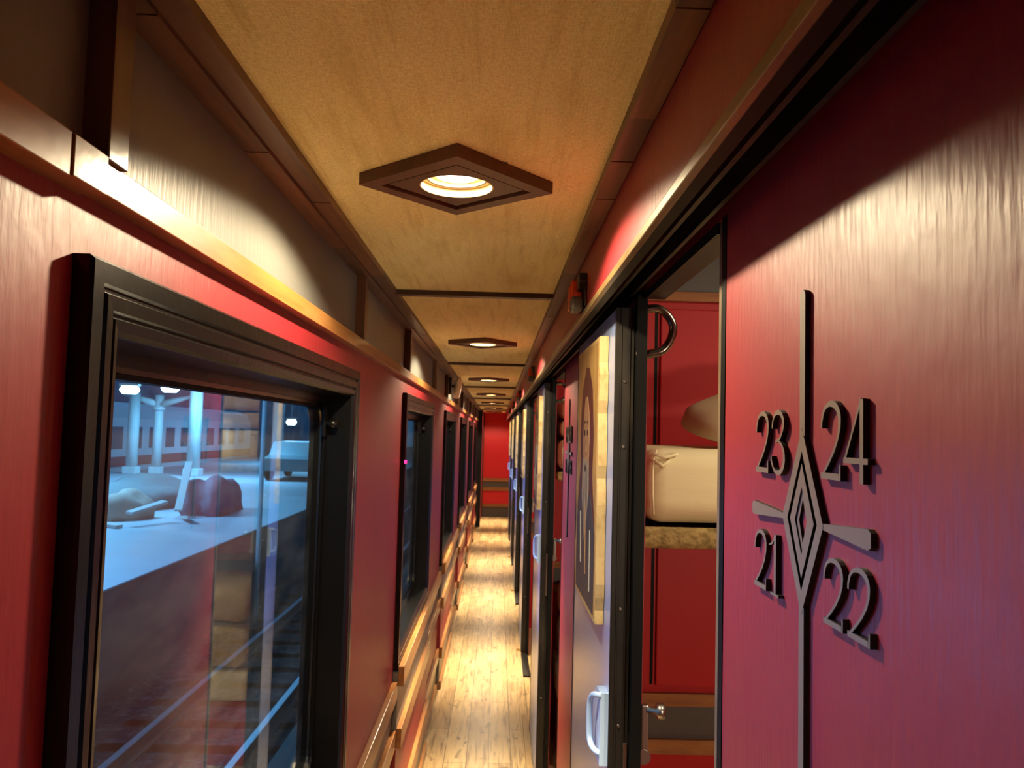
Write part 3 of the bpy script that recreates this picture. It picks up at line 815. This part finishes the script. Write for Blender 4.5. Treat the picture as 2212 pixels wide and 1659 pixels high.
def make_painting(k, w, z0, z1, pal, label):
    y0 = 1.572+P*k; y1 = y0+w
    t = empty('painting', (0.2, (y0+y1)/2, z0)); r = random.Random(40+k)
    H = z1-z0; n = 22
    left = [(y0+0.004*math.sin(i*1.3+k)+r.uniform(-0.003, 0.003), z0+H*i/n) for i in range(n+1)]
    right = [(y1-0.006*math.sin(i*0.9+k)+r.uniform(-0.003, 0.003), z0+H*(n-i)/n) for i in range(n+1)]
    b = MB(); b.prism(left+right, 'x', 0.2145, 0.197, PA['board']); b.build('board', None, t)
    b = MB(); X = 0.197
    cy = (y0+y1)/2; hw = w/2
    def poly(pts, lev, mt): b.prism([(cy-p[0]*hw, z0+p[1]*H) for p in pts], 'x', X, X-0.0004*lev, mt)
    poly([(-0.92, 0.015), (0.94, 0.015), (0.93, 0.985), (-0.93, 0.985)], 1, PA['ground'])
    hood, robe = pal
    poly([(-0.72, 0.05), (-0.80, 0.35), (-0.55, 0.52), (-0.62, 0.68), (-0.45, 0.84), (-0.12, 0.92), (0.2, 0.91), (0.5, 0.82), (0.66, 0.66), (0.60, 0.5), (0.84, 0.34), (0.80, 0.05)], 2, PA[hood])
    poly([(-0.80, 0.02), (-0.84, 0.30), (-0.40, 0.44), (0.0, 0.36), (0.45, 0.44), (0.88, 0.30), (0.86, 0.02)], 3, PA[robe])
    poly([(-0.24, 0.50), (-0.30, 0.62), (-0.25, 0.74), (-0.10, 0.80), (0.08, 0.80), (0.24, 0.74), (0.30, 0.62), (0.24, 0.50), (0.0, 0.44)], 4, PA['skin'])
    poly([(-0.26, 0.56), (-0.30, 0.42), (-0.12, 0.30), (0.0, 0.24), (0.12, 0.30), (0.30, 0.42), (0.26, 0.56), (0.10, 0.545), (0.0, 0.56), (-0.10, 0.545)], 5, PA['beard'])
    for s in (-1, 1):
        poly([(s*0.06, 0.655), (s*0.10, 0.67), (s*0.19, 0.668), (s*0.21, 0.655), (s*0.12, 0.648)], 6, PA['dark'])
        poly([(s*0.05, 0.695), (s*0.12, 0.708), (s*0.22, 0.695), (s*0.12, 0.70)], 6, PA['dark'])
    poly([(-0.03, 0.66), (0.03, 0.66), (0.06, 0.585), (0.0, 0.575), (-0.06, 0.585)], 6, PA['dark'] if k % 2 else PA['skin'])
    poly([(-0.10, 0.52), (0.0, 0.535), (0.10, 0.52), (0.0, 0.505)], 6, PA['dark'])
    poly([(0.02, 0.40), (0.10, 0.33), (0.16, 0.12), (0.10, 0.12), (0.05, 0.30)], 6, PA['skin'])
    poly([(-0.44, 0.34), (-0.40, 0.34), (-0.30, 0.14), (-0.34, 0.14)], 6, PA['pale'])
    poly([(0.50, 0.30), (0.53, 0.30), (0.56, 0.08), (0.52, 0.08)], 6, PA['pale'])
    b.build('painted_surface', None, t)
    return tag(t, label, 'painting', 'portrait boards on the blue doors')
pls = ['tan board painted with a hooded bearded figure on the nearest blue door', 'portrait board on the second blue door, pale and narrow',
       'portrait board on the third blue door', 'portrait board on the fourth blue door', 'portrait board on the fifth blue door', 'farthest portrait board, on the last blue door']
pal = [('hood', 'robe'), ('dark', 'hood'), ('hood', 'dark'), ('robe', 'hood'), ('dark', 'robe'), ('hood', 'robe')]
for k in range(6): make_painting(k, 0.40, 1.256 if k == 0 else 1.28-0.02*(k % 2), 1.815 if k == 0 else 1.80, pal[k], pls[k])

# ------------------------------------------------------------------ emergency hammers on the pelmet
def make_hammer():
    Y, Z = 1.66, 1.918
    t = empty('emergency_hammer', (0.1725, Y, Z))
    b = MB(); b.box(-0.005, 0, -0.060, 0.045, -0.040, 0.028, PLASTIC, 0.002)
    b.build('back_plate', PLASTIC, t, loc=(0, 0, 0))
    b = MB(); b.box(-0.027, -0.004, -0.004, 0.006, -0.030, 0.022, ORANGE, 0.002)
    b.box(-0.030, -0.022, 0.000, 0.030, -0.038, 0.012, ORANGE, 0.002); b.box(-0.020, -0.008, -0.030, 0.0, -0.016, -0.006, ORANGE, 0.002)
    b.build('holder', ORANGE, t, loc=(0, 0, 0))
    b = MB(); b.box(-0.0165, 0.0, -0.060, -0.008, -0.004, 0.028, PLASTIC, 0.003); b.box(-0.0155, -0.002, -0.0615, -0.0590, 0.009, 0.012, GREY_PLASTIC)
    b.build('hammer_head', PLASTIC, t, loc=(0, 0, 0))
    b = MB(); b.box(-0.031, -0.008, -0.060, -0.012, -0.050, -0.020, GREY_PLASTIC, 0.005)
    b.build('grip', GREY_PLASTIC, t, loc=(0, 0, 0))
    return t
h0 = make_hammer()
hl = ['orange and black emergency hammer on the red pelmet, nearest one', 'second orange and black emergency hammer along the red pelmet', 'third emergency hammer along the red pelmet', 'fourth emergency hammer along the red pelmet', 'farthest emergency hammer on the red pelmet']
tag(h0, hl[0], 'hammer', 'emergency hammers on the pelmet')
for k in range(1, 5): tag(copy_tree(h0, (0, P*k, 0)), hl[k], 'hammer', 'emergency hammers on the pelmet')

# ------------------------------------------------------------------ security camera, left
t = empty('security_camera', (-0.322, 5.45, 1.93))
b = MB(); b.box(-0.022, 0.004, -0.05, 0.05, -0.06, 0.05, PLASTIC, 0.004); b.build('mounting_plate', PLASTIC, t, loc=(0, 0, 0))
b = MB(); b.tube([(0.0, 0.0, 0.0), (0.03, 0.02, -0.01), (0.04, 0.05, -0.02)], 0.010, PLASTIC, 10); b.build('bracket', PLASTIC, t, loc=(0, 0, 0))
b = MB(); b.tube([(0.058, -0.02, 0.055), (0.054, 0.0, 0.035), (0.044, 0.02, -0.02), (0.034, 0.03, -0.075), (0.030, 0.03, -0.085)], [0.010, 0.022, 0.026, 0.022, 0.010], WHITE_PLASTIC, 16)
b.build('housing', WHITE_PLASTIC, t, True, loc=(0, 0, 0))
tag(t, 'white and black security camera high on the left wall past the second window', 'camera')
t = MB().box(-0.3265, -0.318, 2.86, 2.872, 1.502, 1.514, None, 0.002).build('indicator_lamp', LED)
tag(t, 'tiny pink-red indicator light beside the second window', 'light')

# ------------------------------------------------------------------ outside: track, platform, station
def ground(name, bx, mt, top=None): return struct(MB().box(*bx).build(name, mt))
BALLAST = mat('track_ballast', (0.020, 0.028, 0.030), 0.9, 0.2, var=((9, 9, 9), (0.07, 0.09, 0.09), 0.5, 0.7), bump=((14, 14, 14), 1.0, 0.06, 4))
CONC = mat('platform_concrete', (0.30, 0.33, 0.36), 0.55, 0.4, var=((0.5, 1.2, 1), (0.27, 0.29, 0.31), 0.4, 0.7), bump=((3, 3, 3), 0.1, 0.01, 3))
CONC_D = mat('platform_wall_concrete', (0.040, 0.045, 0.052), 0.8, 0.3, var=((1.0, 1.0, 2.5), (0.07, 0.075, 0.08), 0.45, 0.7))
RAILST = mat('polished_rail_head', (0.45, 0.55, 0.62), 0.35, 0.5, 0.8)
RAILRU = mat('rusty_rail_web', (0.06, 0.045, 0.04), 0.7)
SLEEP = mat('dark_sleeper', (0.03, 0.032, 0.033), 0.85, 0.2, bump=((6, 3, 6), 0.4, 0.01, 3))
COLM = mat('pale_column_paint', (0.52, 0.60, 0.60), 0.45, 0.4, var=((3, 3, 1), (0.44, 0.5, 0.48), 0.4, 0.7))
TRW = mat('train_white_paint', (0.60, 0.62, 0.66), 0.35, 0.5); TRR = mat('train_red_stripe', (0.36, 0.05, 0.06), 0.4); TRD = mat('train_underframe', (0.03, 0.03, 0.035), 0.7)
TRG = mat('train_window_dark', (0.03, 0.05, 0.08), 0.2)
struct(MB().box(-60, -0.7, -20, 110, -1.75, -1.5).build('ground', BALLAST))
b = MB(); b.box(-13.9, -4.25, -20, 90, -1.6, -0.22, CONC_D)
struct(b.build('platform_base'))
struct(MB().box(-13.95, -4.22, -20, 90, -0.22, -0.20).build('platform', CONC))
def make_rail(x):
    b = MB()
    b.prism([(-0.032, -0.01), (-0.032, -0.035), (-0.009, -0.045), (-0.009, -0.125), (-0.06, -0.135), (-0.06, -0.15), (0.06, -0.15), (0.06, -0.135), (0.009, -0.125), (0.009, -0.045), (0.032, -0.035), (0.032, -0.01)], 'y', -15, 90, RAILRU)
    b.box(-0.032, 0.032, -15, 90, -0.01, 0.0, RAILST)
    o = b.build('rail'); o.location = (x, 0, -1.35); return o
tag(make_rail(-3.33), 'steel rail shining on the track bed, farther from the train', 'rail', 'rails of the empty track')
tag(make_rail(-2.26), 'steel rail shining on the track bed, nearer to the train', 'rail', 'rails of the empty track')
sl = MB().box(-1.0, 1.0, -0.11, 0.11, -0.14, 0, None, 0.01).build('sleeper', SLEEP)
sl.location = (-2.8, 0.2, -1.5)
tag(sl, 'dark sleeper under the rails, one of a row', 'sleeper', 'sleepers of the empty track')
for i in range(1, 30):
    c = sl.copy(); COL.objects.link(c); c.location.y = 0.2+0.65*i
# columns
def make_column(x, y, r, h, cap, label):
    t = empty('platform_column', (x, y, -0.20))
    MB().tube([(0, 0, 0.25), (0, 0, h)], [r, r*0.94], COLM, 18).build('shaft', COLM, t, loc=(0, 0, 0))
    MB().box(-r*1.15, r*1.15, -r*1.15, r*1.15, 0.0, 0.26, None, 0.02).build('foot', COLM, t, loc=(0, 0, 0))
    if cap:
        MB().tube([(0, 0, h*0.80), (0, 0, h*0.83), (0, 0, h*0.86)], [r*1.05, r*1.35, r*1.05], COLM, 18).build('collar', COLM, t, loc=(0, 0, 0))
        b = MB(); b.tube([(0, 0, h-0.35), (-1.3, 0, h+0.02)], [r*0.9, r*0.3], COLM, 10); b.tube([(0, 0, h-0.35), (1.3, 0, h+0.02)], [r*0.9, r*0.3], COLM, 10)
        b.build('bracket_arms', COLM, t, loc=(0, 0, 0))
    return tag(t, label, 'column', 'columns on the platform')
make_column(-13.08, 29.2, 0.20, 2.9, False, 'leftmost pale column on the platform seen through the near window')
make_column(-12.33, 29.5, 0.17, 2.85, True, 'pale column with spreading bracket arms outside the near window')
make_column(-10.77, 28.9, 0.235, 4.0, False, 'thickest pale blue column, middle of the near window')
make_column(-9.36, 34.6, 0.235, 4.0, False, 'rightmost pale column outside the near window, near the far jamb')
# canopy edge roof over the platform
CAN = mat('canopy_underside', (0.10, 0.15, 0.19), 0.6)
b = MB(); b.box(-14.5, -6.5, 12, 90, 3.9, 4.05)
for i in range(14): b.box(-14.5, -6.5, 13+5*i, 13.15+5*i, 3.7, 3.9)
struct(b.build('platform_canopy', CAN))
SL = mat('lit_tube', (1, 1, 1), 0.4, emis=((0.75, 0.95, 1.0), 14.0))
for (x, y, z, s, lb) in ((-11.65, 25.6, 2.66, 0.30, 'bright white canopy lamp at the top left of the near window'), (-10.54, 26.0, 2.76, 0.28, 'smaller white canopy lamp right of the brightest one'),
                         (-9.3, 36.5, 1.84, 0.22, 'small lamp glowing by the rightmost column outside')):
    t = empty('canopy_lamp', (x, y, z))
    MB().tube([(-s, 0, 0), (-s*0.7, 0, 0), (s*0.7, 0, 0), (s, 0, 0)], [0.04, 0.13, 0.13, 0.04], SL, 12).build('lit_tube', SL, t, loc=(0, 0, 0))
    b = MB(); b.box(-s, s, -0.1, 0.1, 0.12, 0.20); b.tube([(0, 0, 0.2), (0, 0, 3.9-z)], 0.02, None, 6); b.build('lamp_housing', COLM, t, loc=(0, 0, 0))
    tag(t, lb, 'lamp', 'canopy lamps')
# train standing beyond the platform
t = empty('passenger_coach', (-16.6, 38, -0.9))
b = MB(); prof = [(-1.35, 0.3), (-1.38, 1.2), (-1.38, 2.7), (-1.15, 3.15), (-0.5, 3.38), (0.5, 3.38), (1.15, 3.15), (1.38, 2.7), (1.38, 1.2), (1.35, 0.3)]
b.prism(prof, 'y', -12, 12, TRW); tb = b.build('body', TRW, t, loc=(0, 0, 0))
MB().box(1.375, 1.40, -12, 12, 0.75, 1.15).build('stripe', TRR, t, loc=(0, 0, 0))
MB().box(-1.1, 1.2, -11.5, 11.5, -0.3, 0.3).build('underframe', TRD, t, loc=(0, 0, 0))
for i in range(13):
    MB().box(1.37, 1.395, -11.2+1.75*i, -10.2+1.75*i, 1.45, 2.35, None, 0.0).build('coach_window', TRG, tb, loc=(0, 0, 0))
tag(t, 'white and red passenger coach standing beyond the platform', 'train')
BK = mat('station_wall_dark', (0.22, 0.30, 0.36), 0.8, var=((0.25, 0.25, 0.4), (0.08, 0.13, 0.20), 0.4, 0.65))
struct(MB().box(-40, -22, 10, 100, -1.5, 7.5).build('station_backdrop_building', BK))
# rubbish heap on the platform
TARP = mat('grey_green_tarpaulin', (0.12, 0.14, 0.14), 0.7, 0.3, bump=((3, 3, 3), 0.8, 0.05, 3))
PUR = mat('purple_grey_sack', (0.10, 0.085, 0.12), 0.7, bump=((4, 4, 4), 0.8, 0.04, 3)); TAN2 = mat('sandy_sack', (0.26, 0.19, 0.15), 0.8)
BRD = mat('pale_broken_board', (0.34, 0.34, 0.32), 0.6)
def lump(name, c, s, mt, seed, label, cat, group):
    b = MB(); r = random.Random(seed)
    bmesh.ops.create_icosphere(b.bm, subdivisions=3, radius=1.0)
    for v in b.bm.verts:
        n = v.co.copy(); q = 1+0.16*math.sin(n.x*4+seed)+0.14*math.sin(n.y*5+seed*2)+0.08*math.sin(n.z*7+n.x*6)
        v.co = Vector((n.x*s[0]*q, n.y*s[1]*q, max(0.0, n.z*s[2]*q+0.25*s[2])))
    o = b.build(name, mt, None, True); o.location = c
    return tag(o, label, cat, group)
lump('tarpaulin_heap', (-7.8, 18.2, -0.20), (0.95, 1.9, 0.50), TARP, 3, 'grey-green tarpaulin over a heap on the platform, behind the broken boards', 'tarpaulin', None)
lump('sack', (-5.9, 17.0, -0.20), (0.42, 0.95, 0.62), PUR, 5, 'purple-grey sack at the near end of the heap on the platform', 'sack', 'sacks in the platform heap')
lump('sack', (-7.0, 15.6, -0.20), (0.42, 0.5, 0.42), TAN2, 9, 'sandy sack at the left of the platform heap', 'sack', 'sacks in the platform heap')
for i, (x, y, z, l, rx, ry, rz, lb) in enumerate(((-6.2, 16.2, 0.40, 1.3, 0.75, 0.0, 0.2, 'pale board leaning steeply up out of the platform heap'), (-5.75, 15.3, -0.12, 0.8, -0.10, 0.1, 0.5, 'pale board slanting down across the platform heap'),
        (-6.3, 14.8, 0.10, 0.9, 0.15, 0.1, -0.3, 'pale board lying low at the foot of the platform heap'),
        (-6.9, 14.3, -0.165, 1.0, 0.0, 0.0, 1.1, 'pale board lying flat on the platform, nearest of the broken boards'))):
    o = MB().box(-0.07, 0.07, -l/2, l/2, -0.025, 0.025).build('broken_board', BRD); o.location = (x, y, z); o.rotation_euler = (rx, ry, rz)
    tag(o, lb, 'board', 'broken boards on the platform heap')
# parked handcart-like vehicle and car further along
CARP = mat('pale_car_paint', (0.10, 0.14, 0.15), 0.3, 0.5); CARD = mat('dark_car_glass', (0.02, 0.03, 0.04), 0.15)
t = empty('parked_car', (-7.0, 29.0, -0.20))
b = MB(); b.prism([(-2.0, 0.35), (-2.0, 0.75), (-1.2, 0.85), (-0.7, 1.30), (0.9, 1.32), (1.5, 0.9), (2.0, 0.8), (2.0, 0.35)], 'x', -0.8, 0.8, CARP); cb = b.build('body', CARP, t, loc=(0, 0, 0))
b = MB(); b.prism([(-1.05, 0.88), (-0.66, 1.22), (0.85, 1.24), (1.3, 0.92)], 'x', -0.81, 0.81, CARD); b.build('side_glass', CARD, cb, loc=(0, 0, 0))
for sx in (-1, 1):
    for sy in (-1.25, 1.25):
        MB().tube([(sx*0.66, sy, 0.33), (sx*0.84, sy, 0.33)], 0.33, RUBBER, 18).build('wheel', RUBBER, t, loc=(0, 0, 0))
tag(t, 'pale car parked on the platform by the rightmost column', 'car')
t = MB().tube([(0, 0, 0), (0, 0, 6.0)], [0.04, 0.03], COLM, 10).build('signal_pole', COLM); t.location = (-3.75, 13.0, -1.5)
tag(t, 'thin pale pole standing between the track and the platform', 'pole')
